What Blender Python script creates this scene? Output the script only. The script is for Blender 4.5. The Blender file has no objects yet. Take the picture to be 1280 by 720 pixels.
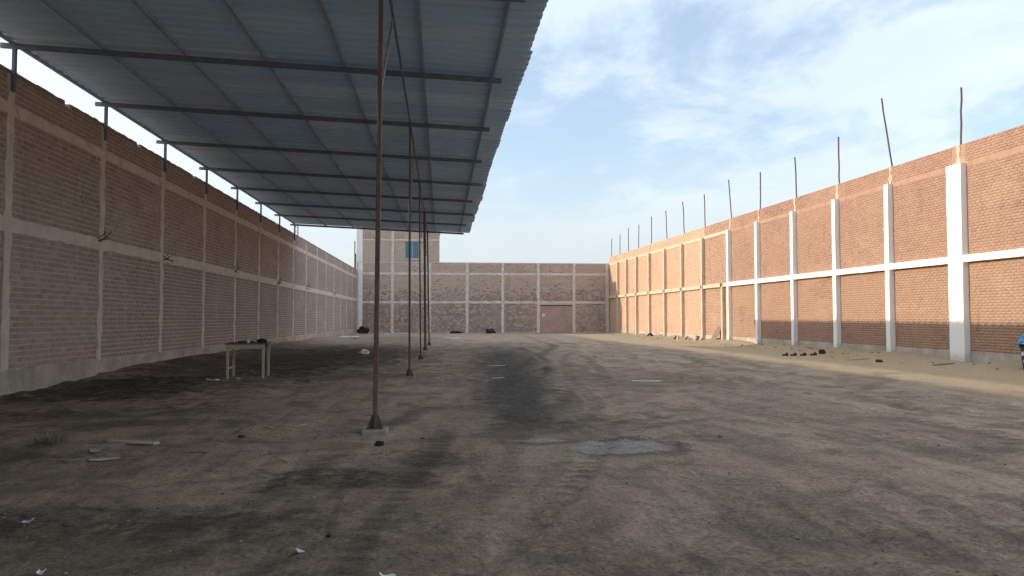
import bpy, bmesh, math, random
import numpy as np
from mathutils import Vector, Matrix

random.seed(7); rng = np.random.default_rng(7)
S = bpy.context.scene
S.cycles.max_bounces = 14; S.cycles.diffuse_bounces = 9
COL = S.collection

# ------------------------------------------------------------------ camera
cam_d = bpy.data.cameras.new('camera'); cam = bpy.data.objects.new('camera', cam_d); COL.objects.link(cam)
cam_d.sensor_width = 36; cam_d.lens = 950/1280*36; cam_d.clip_end = 3000; cam_d.clip_start = 0.05
cam.location = (0, 0, 1.6)
yaw, pit = math.atan(88/950), math.atan(38/950)
fwd = Vector((math.sin(yaw)*math.cos(pit), math.cos(yaw)*math.cos(pit), math.sin(pit)))
cam.rotation_euler = fwd.to_track_quat('-Z', 'Y').to_euler()
S.camera = cam

# ------------------------------------------------------------------ sun and sky
SUN = Vector((-1, 0.2, 0.324)).normalized()
sl = bpy.data.lights.new('sun', 'SUN'); sl.energy = 2.3; sl.angle = math.radians(0.6); sl.color = (1.0, 0.86, 0.68)
so = bpy.data.objects.new('sun', sl); COL.objects.link(so); so.location = (-40, 10, 40)
so.rotation_euler = SUN.to_track_quat('Z', 'Y').to_euler()

world = bpy.data.worlds.new('World'); S.world = world; world.use_nodes = True
nt = world.node_tree; nt.nodes.clear()
def wn(t, **kw):
    n = nt.nodes.new(t)
    for k, v in kw.items(): setattr(n, k, v)
    return n
out = wn('ShaderNodeOutputWorld'); bg = wn('ShaderNodeBackground'); bg.inputs['Strength'].default_value = 0.088
sky = wn('ShaderNodeTexSky'); sky.sky_type = 'NISHITA'; sky.sun_disc = False
sky.sun_elevation = math.asin(SUN.z); sky.sun_rotation = math.atan2(SUN.x, SUN.y)
sky.air_density = 1.0; sky.dust_density = 1.5; sky.ozone_density = 1.5; sky.altitude = 50
tc = wn('ShaderNodeTexCoord'); sep = wn('ShaderNodeSeparateXYZ'); nt.links.new(tc.outputs['Generated'], sep.inputs[0])
def wmath(op, a, b=None, clamp=False):
    n = wn('ShaderNodeMath', operation=op, use_clamp=clamp)
    for i, v in enumerate((a, b)):
        if v is None: continue
        if isinstance(v, (int, float)): n.inputs[i].default_value = v
        else: nt.links.new(v, n.inputs[i])
    return n.outputs[0]
zz = wmath('ADD', wmath('MAXIMUM', sep.outputs['Z'], 0.0), 0.13)
px_ = wmath('DIVIDE', sep.outputs['X'], zz); py_ = wmath('DIVIDE', sep.outputs['Y'], zz)
cmb = wn('ShaderNodeCombineXYZ'); nt.links.new(px_, cmb.inputs[0]); nt.links.new(py_, cmb.inputs[1])
def cloud(scale, detail, rough, sx, sy, rot, loc, dist=0.6):
    mp = wn('ShaderNodeMapping'); mp.inputs['Scale'].default_value = (sx, sy, 1); mp.inputs['Rotation'].default_value = (0, 0, rot)
    mp.inputs['Location'].default_value = loc
    nt.links.new(cmb.outputs[0], mp.inputs[0])
    n = wn('ShaderNodeTexNoise'); n.inputs['Scale'].default_value = scale; n.inputs['Detail'].default_value = detail
    n.inputs['Roughness'].default_value = rough; n.inputs['Distortion'].default_value = dist
    nt.links.new(mp.outputs[0], n.inputs['Vector']); return n.outputs['Fac']
c1 = cloud(1.0, 10, 0.6, 1.0, 0.85, 0.4, (3.1, 1.2, 0), 0.35)
c2 = cloud(3.4, 9, 0.62, 1.0, 0.6, -0.5, (0.4, 7.7, 2), 0.4)
cs = wmath('ADD', wmath('MULTIPLY', c1, 0.66), wmath('MULTIPLY', c2, 0.34))
mr = wn('ShaderNodeMapRange', interpolation_type='SMOOTHSTEP'); nt.links.new(cs, mr.inputs['Value'])
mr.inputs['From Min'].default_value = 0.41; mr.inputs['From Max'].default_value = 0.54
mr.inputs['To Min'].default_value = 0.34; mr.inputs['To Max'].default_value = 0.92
# cloud body: paler tops, grey-violet thicker parts
c3 = cloud(0.55, 6, 0.55, 1.0, 0.6, 0.1, (8.0, 2.0, 5))
mr3 = wn('ShaderNodeMapRange', interpolation_type='SMOOTHSTEP'); nt.links.new(c3, mr3.inputs['Value'])
mr3.inputs['From Min'].default_value = 0.36; mr3.inputs['From Max'].default_value = 0.62
cc = wn('ShaderNodeMix', data_type='RGBA'); nt.links.new(mr3.outputs[0], cc.inputs['Factor'])
cc.inputs['A'].default_value = (4.0, 4.4, 4.8, 1); cc.inputs['B'].default_value = (4.75, 5.15, 5.25, 1)
mx = wn('ShaderNodeMix', data_type='RGBA'); nt.links.new(mr.outputs[0], mx.inputs['Factor'])
# thin veil everywhere, forward-scattering cloud that keeps part of the clear sky's own glow, haze low down
gl = wn('ShaderNodeMix', data_type='RGBA', blend_type='ADD'); gl.inputs['Factor'].default_value = 0.42
nt.links.new(cc.outputs['Result'], gl.inputs['A']); nt.links.new(sky.outputs[0], gl.inputs['B'])
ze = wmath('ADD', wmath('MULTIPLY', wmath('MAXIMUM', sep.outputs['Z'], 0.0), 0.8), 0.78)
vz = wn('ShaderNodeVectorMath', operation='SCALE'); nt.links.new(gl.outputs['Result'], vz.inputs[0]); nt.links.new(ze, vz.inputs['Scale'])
sk = wn('ShaderNodeVectorMath', operation='SCALE'); nt.links.new(sky.outputs[0], sk.inputs[0]); sk.inputs['Scale'].default_value = 1.45
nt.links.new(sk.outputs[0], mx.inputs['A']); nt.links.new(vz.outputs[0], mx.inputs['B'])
hz = wn('ShaderNodeMapRange', interpolation_type='SMOOTHSTEP'); nt.links.new(sep.outputs['Z'], hz.inputs['Value'])
hz.inputs['From Min'].default_value = 0.0; hz.inputs['From Max'].default_value = 0.24; hz.inputs['To Min'].default_value = 0.85; hz.inputs['To Max'].default_value = 0.0
hc = wn('ShaderNodeMix', data_type='RGBA', blend_type='ADD'); hc.inputs['Factor'].default_value = 0.14
hc.inputs['A'].default_value = (3.75, 4.05, 4.45, 1); nt.links.new(sky.outputs[0], hc.inputs['B'])
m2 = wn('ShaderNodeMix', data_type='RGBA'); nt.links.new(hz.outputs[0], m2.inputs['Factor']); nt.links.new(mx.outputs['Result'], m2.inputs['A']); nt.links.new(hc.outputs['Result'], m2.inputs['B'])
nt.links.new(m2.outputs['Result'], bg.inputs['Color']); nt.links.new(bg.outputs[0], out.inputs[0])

vs = S.view_settings; vs.view_transform = 'Standard'; vs.look = 'None'; vs.exposure = 1.0; vs.gamma = 1.0; vs.use_curve_mapping = False

# ------------------------------------------------------------------ material helpers
class NT:
    def __init__(s, name):
        s.m = bpy.data.materials.new(name); s.m.use_nodes = True; s.t = s.m.node_tree; s.b = s.t.nodes['Principled BSDF']
        s.b.inputs['Specular IOR Level'].default_value = 0.25
        g = s.t.nodes.new('ShaderNodeNewGeometry'); s.pos = g.outputs['Position']
        o = s.t.nodes.new('ShaderNodeTexCoord'); s.obj = o.outputs['Object']
    def node(s, t, **kw):
        n = s.t.nodes.new(t)
        for k, v in kw.items(): setattr(n, k, v)
        return n
    def link(s, v, sock):
        if isinstance(v, (int, float)): sock.default_value = v
        elif isinstance(v, tuple): sock.default_value = v if len(v) == 4 or len(sock.default_value) == 3 else (*v, 1)
        else: s.t.links.new(v, sock)
    def math(s, op, a, b=0.0, c=None, clamp=False):
        n = s.node('ShaderNodeMath', operation=op, use_clamp=clamp); s.link(a, n.inputs[0]); s.link(b, n.inputs[1])
        if c is not None: s.link(c, n.inputs[2])
        return n.outputs[0]
    def mapping(s, vec, scale=(1,1,1), loc=(0,0,0), rot=(0,0,0)):
        n = s.node('ShaderNodeMapping'); s.link(vec, n.inputs[0])
        n.inputs['Scale'].default_value = scale; n.inputs['Location'].default_value = loc; n.inputs['Rotation'].default_value = rot
        return n.outputs[0]
    def noise(s, scale, detail=4, rough=0.55, vec=None, dist=0.0):
        n = s.node('ShaderNodeTexNoise'); s.link(vec if vec is not None else s.pos, n.inputs['Vector'])
        n.inputs['Scale'].default_value = scale; n.inputs['Detail'].default_value = detail
        n.inputs['Roughness'].default_value = rough; n.inputs['Distortion'].default_value = dist
        return n.outputs['Fac']
    def ramp(s, fac, lo, hi, a=0.0, b=1.0):
        n = s.node('ShaderNodeMapRange', interpolation_type='SMOOTHSTEP'); s.link(fac, n.inputs['Value'])
        n.inputs['From Min'].default_value = lo; n.inputs['From Max'].default_value = hi
        n.inputs['To Min'].default_value = a; n.inputs['To Max'].default_value = b
        return n.outputs[0]
    def mix(s, f, a, b, mode='MIX'):
        n = s.node('ShaderNodeMix', data_type='RGBA', blend_type=mode); s.link(f, n.inputs['Factor'])
        s.link(a, n.inputs['A']); s.link(b, n.inputs['B']); return n.outputs['Result']
    def colramp(s, fac, stops):
        n = s.node('ShaderNodeValToRGB'); s.link(fac, n.inputs[0]); e = n.color_ramp.elements
        while len(e) < len(stops): e.new(0.5)
        for i, (p, c) in enumerate(stops): e[i].position = p; e[i].color = (*c, 1)
        return n.outputs[0]
    def attr(s, name): return s.node('ShaderNodeAttribute', attribute_name=name).outputs['Fac']
    def sep(s, vec=None):
        n = s.node('ShaderNodeSeparateXYZ'); s.link(vec if vec is not None else s.pos, n.inputs[0]); return n.outputs
    def bump(s, h, strength=0.4, dist=0.01):
        n = s.node('ShaderNodeBump'); s.link(h, n.inputs['Height']); n.inputs['Strength'].default_value = strength
        n.inputs['Distance'].default_value = dist; s.t.links.new(n.outputs[0], s.b.inputs['Normal'])
    def done(s, col, rough=0.9, metal=0.0):
        s.link(col, s.b.inputs['Base Color']); s.link(rough, s.b.inputs['Roughness']); s.link(metal, s.b.inputs['Metallic']); return s.m

def brick_mat(name, reds, tan, dark, smear, smear_amt):
    m = NT(name)
    c = m.colramp(m.attr('rnd'), reds)
    c = m.mix(m.attr('hue'), c, m.mix(0.75, c, (*tan, 1)))
    c = m.mix(m.attr('dk'), c, m.mix(m.noise(5, 2), (*dark, 1), (dark[0]*1.8, dark[1]*1.75, dark[2]*1.75, 1)))
    c = m.mix(m.math('MULTIPLY', m.attr('lime'), m.ramp(m.noise(11, 5, 0.7), 0.3, 0.6, 0.35, 1.0)), c, (*smear, 1))
    big = m.noise(0.45, 5, 0.6); c = m.mix(m.ramp(big, 0.42, 0.66, 0, 0.45), c, m.mix(0.5, c, (*smear, 1)))
    sm = m.noise(7, 5, 0.7); c = m.mix(m.ramp(sm, 0.5, 0.72, 0, smear_amt), c, (*smear, 1))
    st = m.noise(1.0, 6, 0.7, vec=m.mapping(m.pos, (1.3, 1.3, 0.35)))
    c = m.mix(m.ramp(st, 0.55, 0.75, 0, 0.45), c, m.mix(0.6, c, (0.05, 0.045, 0.042, 1)))
    dr = m.noise(1.0, 6, 0.65, vec=m.mapping(m.pos, (2.6, 2.6, 0.22))); c = m.mix(m.ramp(dr, 0.56, 0.74, 0, 0.5), c, (*smear, 1))
    blotch = m.noise(0.9, 7, 0.7, dist=0.6); c = m.mix(m.ramp(blotch, 0.30, 0.44, 0.45, 0), c, m.mix(0.65, c, (*dark, 1)))
    f = m.noise(45, 3); c = m.mix(0.45, c, m.mix(f, (0.02, 0.015, 0.012, 1), (0.9, 0.75, 0.65, 1)), 'SOFT_LIGHT')
    m.bump(m.noise(60, 4), 0.5, 0.01)
    return m.done(c, 0.92)
def stone_mat(name, a, b, scale=3.0, stain=0.35, bump=0.5):
    m = NT(name)
    c = m.mix(m.ramp(m.noise(scale, 6, 0.65), 0.3, 0.7), (*a, 1), (*b, 1))
    st = m.noise(1.6, 6, 0.7, vec=m.mapping(m.pos, (1.5, 1.5, 0.4)))
    c = m.mix(m.ramp(st, 0.52, 0.75, 0, stain), c, (a[0]*0.4, a[1]*0.38, a[2]*0.36, 1))
    c = m.mix(0.3, c, m.mix(m.noise(60, 3), (0.1, 0.1, 0.1, 1), (0.9, 0.9, 0.9, 1)), 'SOFT_LIGHT')
    m.bump(m.noise(35, 6, 0.65), bump, 0.015)
    return m.done(c, 0.92)

M = {}
M['brick_left'] = brick_mat('brick left', [(0, (0.32, 0.235, 0.205)), (0.3, (0.38, 0.282, 0.25)), (0.75, (0.44, 0.333, 0.30)), (1, (0.37, 0.30, 0.28))],
                            (0.335, 0.262, 0.21), (0.19, 0.205, 0.19), (0.50, 0.43, 0.365), 0.7)
M['brick_right'] = brick_mat('brick right', [(0, (0.32, 0.193, 0.15)), (0.4, (0.35, 0.216, 0.172)), (0.75, (0.375, 0.238, 0.19)), (1, (0.34, 0.215, 0.176))],
                             (0.385, 0.258, 0.172), (0.15, 0.11, 0.09), (0.47, 0.33, 0.23), 0.4)
M['brick_pale'] = brick_mat('brick right pale', [(0, (0.47, 0.30, 0.215)), (0.4, (0.52, 0.345, 0.25)), (0.75, (0.56, 0.38, 0.28)), (1, (0.50, 0.33, 0.25))],
                            (0.55, 0.40, 0.28), (0.30, 0.2, 0.15), (0.60, 0.45, 0.34), 0.4)
M['brick_back'] = brick_mat('brick back', [(0, (0.38, 0.26, 0.21)), (0.4, (0.43, 0.305, 0.25)), (0.75, (0.48, 0.345, 0.29)), (1, (0.40, 0.295, 0.255))],
                            (0.60, 0.51, 0.425), (0.085, 0.075, 0.073), (0.42, 0.34, 0.28), 0.4)
M['mortar_left'] = stone_mat('mortar left', (0.40, 0.35, 0.305), (0.52, 0.465, 0.41), 4)
M['mortar_right'] = stone_mat('mortar right', (0.35, 0.215, 0.155), (0.41, 0.265, 0.195), 4)
M['band_right'] = stone_mat('brick dusted concrete', (0.355, 0.215, 0.155), (0.41, 0.255, 0.19), 3)
M['mortar_pale'] = stone_mat('mortar pale', (0.52, 0.39, 0.28), (0.62, 0.48, 0.36), 4)
M['mortar_back'] = stone_mat('mortar back', (0.50, 0.43, 0.375), (0.60, 0.53, 0.475), 4)
M['concrete'] = stone_mat('cast concrete', (0.55, 0.485, 0.415), (0.66, 0.595, 0.52), 2.5)
M['concrete_pale'] = stone_mat('pale cast concrete', (0.54, 0.48, 0.42), (0.66, 0.60, 0.535), 2.5)
M['concrete_tan'] = stone_mat('tan cast concrete', (0.52, 0.405, 0.30), (0.64, 0.51, 0.385), 2.5)
M['plinth'] = stone_mat('plinth concrete', (0.33, 0.285, 0.235), (0.50, 0.44, 0.37), 1.2, 0.5)
M['footing'] = stone_mat('footing concrete', (0.26, 0.225, 0.19), (0.40, 0.35, 0.30), 6, 0.4)

m = NT('white paint')
c = m.mix(m.ramp(m.noise(3, 6, 0.7, vec=m.mapping(m.pos, (2, 2, 0.5))), 0.5, 0.8, 0, 0.35), (0.80, 0.80, 0.77, 1), (0.60, 0.58, 0.53, 1))
z = m.sep()[2]
low = m.math('MULTIPLY', m.ramp(m.math('ADD', z, m.math('MULTIPLY', m.noise(5, 4), 0.5)), 0.3, 0.75, 1, 0), 0.55)
c = m.mix(low, c, (0.42, 0.36, 0.28, 1))
m.bump(m.noise(25, 5), 0.35, 0.01); M['white'] = m.done(c, 0.75)

m = NT('red oxide steel')
c = m.mix(m.ramp(m.noise(4, 5, 0.7), 0.35, 0.7), (0.125, 0.07, 0.065, 1), (0.17, 0.108, 0.098, 1))
c = m.mix(m.ramp(m.noise(18, 5, 0.75), 0.55, 0.75, 0, 0.7), c, (0.075, 0.042, 0.035, 1))
m.bump(m.noise(60, 3), 0.2, 0.004); M['steel_red'] = m.done(c, 0.6, 0.0)
m = NT('weathered brace steel')
c = m.mix(m.ramp(m.noise(6, 5, 0.7), 0.35, 0.7), (0.26, 0.22, 0.20, 1), (0.36, 0.32, 0.30, 1)); M['steel_pale'] = m.done(c, 0.6)
m = NT('dark steel')
c = m.mix(m.ramp(m.noise(4, 5, 0.7), 0.35, 0.7), (0.14, 0.16, 0.20, 1), (0.20, 0.22, 0.26, 1))
c = m.mix(m.ramp(m.noise(12, 5, 0.75), 0.58, 0.75, 0, 0.5), c, (0.08, 0.045, 0.035, 1)); M['steel_dark'] = m.done(c, 0.6, 0.0)
m = NT('galvanised sheet')
oi = m.node('ShaderNodeObjectInfo').outputs['Random']
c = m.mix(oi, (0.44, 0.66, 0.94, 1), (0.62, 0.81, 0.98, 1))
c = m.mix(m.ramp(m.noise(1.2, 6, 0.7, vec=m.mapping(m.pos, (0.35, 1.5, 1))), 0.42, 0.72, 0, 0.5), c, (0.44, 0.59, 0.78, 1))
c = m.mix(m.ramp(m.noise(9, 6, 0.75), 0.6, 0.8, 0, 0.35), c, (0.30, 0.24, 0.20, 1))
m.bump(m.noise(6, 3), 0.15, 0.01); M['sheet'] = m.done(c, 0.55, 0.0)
m = NT('blue grey purlin steel'); c = m.mix(m.ramp(m.noise(4, 5, 0.7), 0.35, 0.7), (0.26, 0.32, 0.40, 1), (0.36, 0.43, 0.52, 1)); M['steel_blue'] = m.done(c, 0.6)
m = NT('rusty bar'); c = m.mix(m.noise(10, 4), (0.10, 0.06, 0.045, 1), (0.17, 0.12, 0.10, 1)); M['rust'] = m.done(c, 0.85)
m = NT('pale wood')
c = m.mix(m.noise(3, 6, 0.7, vec=m.mapping(m.obj, (1, 1, 8))), (0.38, 0.315, 0.23, 1), (0.52, 0.445, 0.345, 1)); m.bump(m.noise(30, 4), 0.3, 0.004); M['wood'] = m.done(c, 0.85)
m = NT('weathered wood')
c = m.mix(m.noise(5, 6, 0.7, vec=m.mapping(m.obj, (1, 6, 6))), (0.15, 0.12, 0.09, 1), (0.27, 0.22, 0.17, 1)); m.bump(m.noise(30, 4), 0.3, 0.004); M['wood_grey'] = m.done(c, 0.9)
m = NT('table top board'); c = m.mix(m.noise(6, 5), (0.07, 0.06, 0.045, 1), (0.14, 0.115, 0.085, 1)); M['table_top'] = m.done(c, 0.8)
m = NT('black rubber'); c = m.mix(m.noise(9, 5), (0.012, 0.012, 0.013, 1), (0.035, 0.033, 0.03, 1)); M['black'] = m.done(c, 0.8)
m = NT('charred lump'); c = m.mix(m.noise(9, 5), (0.03, 0.024, 0.02, 1), (0.085, 0.06, 0.045, 1)); M['char'] = m.done(c, 0.9)
m = NT('paper'); c = m.mix(m.noise(12, 4), (0.62, 0.60, 0.55, 1), (0.78, 0.77, 0.74, 1)); M['paper'] = m.done(c, 0.9)
m = NT('dusty pale sheet'); c = m.mix(m.noise(4, 5), (0.40, 0.38, 0.35, 1), (0.60, 0.58, 0.55, 1)); M['pale_sheet'] = m.done(c, 0.9)
m = NT('gate paint'); c = m.mix(m.ramp(m.noise(1.2, 6, 0.7), 0.3, 0.7), (0.36, 0.25, 0.215, 1), (0.44, 0.33, 0.29, 1)); M['gate'] = m.done(c, 0.75)
m = NT('window glass'); c = m.mix(m.noise(1.5, 2), (0.06, 0.13, 0.20, 1), (0.10, 0.19, 0.27, 1)); M['glass'] = m.done(c, 0.12)
M['glass'].node_tree.nodes['Principled BSDF'].inputs['Specular IOR Level'].default_value = 0.5
m = NT('window frame'); M['frame'] = m.done(m.mix(m.noise(8), (0.30, 0.38, 0.43, 1), (0.38, 0.46, 0.50, 1)), 0.5)
m = NT('bin plastic'); c = m.mix(m.noise(7, 5), (0.022, 0.035, 0.05, 1), (0.055, 0.08, 0.10, 1)); M['bin'] = m.done(c, 0.55)
m = NT('blue sack'); n = m.noise(9, 5, 0.7); c = m.mix(m.ramp(n, 0.35, 0.6), (0.03, 0.14, 0.30, 1), (0.07, 0.25, 0.45, 1)); m.bump(m.noise(14, 4), 0.6, 0.03); M['sack'] = m.done(c, 0.4)
m = NT('dry weed'); c = m.mix(m.noise(20, 3), (0.16, 0.155, 0.10, 1), (0.26, 0.24, 0.18, 1)); M['weed'] = m.done(c, 0.9)
m = NT('pebble'); c = m.colramp(m.attr('rnd'), [(0, (0.12, 0.10, 0.08)), (0.5, (0.21, 0.17, 0.13)), (0.9, (0.30, 0.245, 0.19)), (1, (0.42, 0.37, 0.31))]); M['pebble'] = m.done(c, 0.95)

# ------------------------------------------------------------------ mesh helpers
class MB:
    def __init__(s): s.v = []; s.f = []
    def hexa(s, p):          # 8 points: bottom ring 0-3, top ring 4-7
        b = len(s.v); s.v += [tuple(q) for q in p]
        s.f += [tuple(b+i for i in q) for q in ((3,2,1,0), (4,5,6,7), (0,1,5,4), (1,2,6,5), (2,3,7,6), (3,0,4,7))]
    def box(s, x0, x1, y0, y1, z0, z1):
        s.hexa([(x0,y0,z0),(x1,y0,z0),(x1,y1,z0),(x0,y1,z0),(x0,y0,z1),(x1,y0,z1),(x1,y1,z1),(x0,y1,z1)])
    def bar(s, a, b, w, h, up=Vector((0,0,1))):
        a, b = Vector(a), Vector(b); d = (b-a).normalized(); r = d.cross(up)
        if r.length < 1e-4: r = Vector((1,0,0))
        r.normalize(); u = r.cross(d); P = []
        for q in (a, b):
            P += [q - r*w/2 - u*h/2, q + r*w/2 - u*h/2, q + r*w/2 + u*h/2, q - r*w/2 + u*h/2]
        s.hexa(P)
    def tube(s, pts, rad, n=8):
        base = len(s.v); pts = [Vector(p) for p in pts]
        for i, p in enumerate(pts):
            d = (pts[min(i+1, len(pts)-1)] - pts[max(i-1, 0)]).normalized(); r = d.cross(Vector((0.31, 0.95, 0.1))).normalized(); u = r.cross(d)
            R = rad[i] if isinstance(rad, (list, tuple)) else rad
            for k in range(n):
                t = 2*math.pi*k/n; s.v.append(tuple(p + r*math.cos(t)*R + u*math.sin(t)*R))
        for i in range(len(pts)-1):
            for k in range(n):
                k2 = (k+1) % n; s.f.append((base+i*n+k, base+i*n+k2, base+(i+1)*n+k2, base+(i+1)*n+k))
        s.f.append(tuple(base+k for k in range(n))[::-1]); s.f.append(tuple(base+(len(pts)-1)*n+k for k in range(n)))
    def build(s, name, mat, parent=None, bevel=0.0, smooth=False):
        me = bpy.data.meshes.new(name); me.from_pydata(s.v, [], s.f)
        bm = bmesh.new(); bm.from_mesh(me); bmesh.ops.recalc_face_normals(bm, faces=bm.faces)
        if bevel: bmesh.ops.bevel(bm, geom=list(bm.edges), offset=bevel, segments=1, affect='EDGES')
        if smooth:
            for f in bm.faces: f.smooth = True
        bm.to_mesh(me); bm.free()
        o = bpy.data.objects.new(name, me); COL.objects.link(o); me.materials.append(M[mat]); o.parent = parent
        return o
def tag(o, label=None, cat=None, group=None, kind=None):
    for k, v in (('label', label), ('category', cat), ('group', group), ('kind', kind)):
        if v: o[k] = v
    return o
def empty(name, loc=(0,0,0)):
    o = bpy.data.objects.new(name, None); COL.objects.link(o); o.location = loc; o.empty_display_size = 0.3
    return o
def keep(o, parent):
    """parent a mesh that is already in world coordinates"""
    o.parent = parent; o.matrix_parent_inverse = Matrix.Translation(-Vector(parent.location)); return o

# value noise for the ground
def vnoise(x, y, seed):
    r = np.random.default_rng(seed).random((257, 257))
    xi = np.floor(x).astype(int); yi = np.floor(y).astype(int); fx = x - xi; fy = y - yi
    fx = fx*fx*(3-2*fx); fy = fy*fy*(3-2*fy); xi %= 256; yi %= 256
    return (r[xi, yi]*(1-fx)*(1-fy) + r[xi+1, yi]*fx*(1-fy) + r[xi, yi+1]*(1-fx)*fy + r[xi+1, yi+1]*fx*fy)*2 - 1
TRACKS = [  # wheel tracks: (points, half width, depth)
    ([(-2.6, 3.0), (-1.4, 5.0), (-0.2, 7.5), (0.6, 10), (1.3, 15), (2.0, 24), (2.6, 40), (2.8, 60)], 0.14, 0.022),
    ([(-1.0, 3.0), (0.2, 5.0), (1.3, 7.5), (2.2, 10), (3.0, 15), (3.7, 24), (4.3, 40), (4.6, 60)], 0.14, 0.022),
    ([(1.6, 2.0), (2.2, 6), (3.3, 12), (5.2, 22), (7.2, 38), (8.0, 60)], 0.15, 0.018),
    ([(3.3, 2.0), (4.0, 6), (5.1, 12), (7.0, 22), (9.0, 38), (9.8, 60)], 0.15, 0.018),
    ([(7.5, 5.0), (6.2, 8.0), (5.6, 12), (6.0, 18), (8.0, 27), (10.5, 40), (11, 70)], 0.13, 0.02),
    ([(9.2, 5.0), (7.9, 8.0), (7.2, 12), (7.6, 18), (9.5, 27), (12.0, 40), (12.5, 70)], 0.13, 0.02),
    ([(-5.5, 5.2), (-2.5, 6.6), (0.5, 8.2), (3.5, 10.6), (6.5, 14.5), (9.5, 21), (11.5, 30)], 0.13, 0.016),
]
def track_dist(x, y, pts):
    best = np.full(x.shape, 1e9); along = np.zeros(x.shape); acc = 0
    for (ax, ay), (bx, by) in zip(pts[:-1], pts[1:]):
        L = math.hypot(bx-ax, by-ay); t = np.clip(((x-ax)*(bx-ax)+(y-ay)*(by-ay))/L**2, 0, 1)
        d = np.hypot(x-ax-t*(bx-ax), y-ay-t*(by-ay)); s = d < best
        best = np.where(s, d, best); along = np.where(s, acc+t*L, along); acc += L
    return best, along
RUT = {}
def ground_z(x, y, fine=True):
    x = np.asarray(x, float); y = np.asarray(y, float)
    z = 0.045*vnoise(x/5+40, y/5+40, 1) + 0.03*vnoise(x/1.7+40, y/1.7+40, 2)*0.6 - 0.02
    z += 0.22*np.clip((-6.8-x)/2.2, 0, 1)**2*np.clip((y-16)/8, 0, 1)*np.clip((82-y)/25, 0, 1)      # earth banked at the left wall
    z += (0.16+0.14*vnoise(x/1.2+20, y/1.6+20, 9))*np.clip((x-16.6)/2.4, 0, 1)**2
    inside = (x > -11) & (x < 21) & (y < 90)
    if fine:
        n = 1.5*(0.016*vnoise(x/0.5+40, y/0.5+40, 3) + 0.010*vnoise(x/0.22+40, y/0.22+40, 4) + 0.006*vnoise(x/0.1+40, y/0.1+40, 5))
        amp = 0.55 + 0.9*np.clip(vnoise(x/3+90, y/3+90, 6)+0.3, 0, 1); z += n*amp*inside
        for pts, w, dep in TRACKS:
            d, a = track_dist(x, y, pts); fade = np.clip(0.55+0.8*vnoise(a/2.5+7, a*0+pts[0][0]*9+30, 8), 0, 1)
            rut = np.exp(-(d/w)**4); lip = np.exp(-((d-w*1.5)/(w*0.4))**2)
            tread = 0.35*np.sign(np.sin(a*2*math.pi/0.24 + d*14))
            z += fade*(-dep*rut*(1+tread) + dep*0.55*lip); prev = RUT['a'] if np.shape(RUT.get('a', 0)) == x.shape else np.zeros(x.shape); v_ = fade*rut*(0.25+2.2*tread)*np.clip(1.6*vnoise(x/0.6+10, y/0.6+10, 12)+0.5, 0, 1); RUT['a'] = np.where(np.abs(v_) > np.abs(prev), v_, prev)
    return z
def gz(x, y): return float(ground_z(np.array([x]), np.array([y]))[0])

# ------------------------------------------------------------------ ground (one sheet to the horizon)
def axis(segs):
    a = [segs[0][0]]
    for s0, s1, d0, d1 in segs:
        p = s0
        while p < s1 - 1e-6:
            t = (p-s0)/(s1-s0); p = min(s1, p + d0 + (d1-d0)*t); a.append(p)
    return np.array(a)
xs = axis([(-900, -60, 200, 60), (-60, -10, 12, 0.6), (-10, -5, 0.3, 0.07), (-5, 7, 0.055, 0.055), (7, 20, 0.07, 0.3), (20, 60, 0.6, 12), (60, 900, 60, 200)])
ys = axis([(-700, -30, 150, 10), (-30, 3, 6, 0.12), (3, 13, 0.04, 0.05), (13, 40, 0.055, 0.3), (40, 90, 0.3, 0.8), (90, 200, 2, 20), (200, 1500, 60, 300)])
GX, GY = np.meshgrid(xs, ys, indexing='ij'); GZ = ground_z(GX, GY); RUTS = RUT['a'].copy()
nx, ny = GX.shape; idx = np.arange(nx*ny).reshape(nx, ny)
q = np.stack([idx[:-1, :-1], idx[1:, :-1], idx[1:, 1:], idx[:-1, 1:]], -1).reshape(-1, 4)
BAND = np.zeros(GX.shape); r_ = random.Random(31)       # faint old wheel lines, some dusty and pale, some dark and compacted
for fam in ([(0.2, 1), (0.9, 6), (1.9, 12), (3.6, 20), (6.2, 32), (9.2, 45), (10.5, 70)], [(-3.5, 2), (-1.2, 6), (0.8, 11), (2.6, 18), (4.2, 30), (5, 70)], [(9, 2), (7, 7), (6.2, 13), (7.0, 21), (9.6, 33), (12, 50), (12.5, 75)], [(-9, 7), (-4, 8.3), (1, 10.6), (5, 13.5), (10, 19), (14, 27)]):
    for k in range(7):
        off = r_.uniform(-2.2, 2.2); pts = [(x+off*(1+0.02*y)+r_.uniform(-0.25, 0.25), y) for x, y in fam]; sg = r_.choice((-1, -1, 1, 1)); w = r_.uniform(0.07, 0.16)
        d, a = track_dist(GX, GY, pts); d2 = np.abs(d); fade = np.clip(0.4+1.1*vnoise(a/3+9*k, a*0+off*7+50, 40+k), 0, 1)
        BAND += sg*fade*np.exp(-(d2/(w+0.004*GY))**4)*(0.7+0.3*np.sin(a*26))
def fast_mesh(name, verts, quads, attrs={}):
    me = bpy.data.meshes.new(name); me.vertices.add(len(verts)); me.vertices.foreach_set('co', np.ascontiguousarray(verts, np.float32).ravel())
    me.loops.add(quads.size); me.loops.foreach_set('vertex_index', np.ascontiguousarray(quads, np.int32).ravel())
    me.polygons.add(len(quads)); k = quads.shape[1]
    me.polygons.foreach_set('loop_start', np.arange(0, quads.size, k, dtype=np.int32)); me.polygons.foreach_set('loop_total', np.full(len(quads), k, np.int32))
    for n, a in attrs.items():
        at = me.attributes.new(n, 'FLOAT', 'POINT'); at.data.foreach_set('value', np.ascontiguousarray(a, np.float32))
    me.update(); me.validate(); return me
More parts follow.
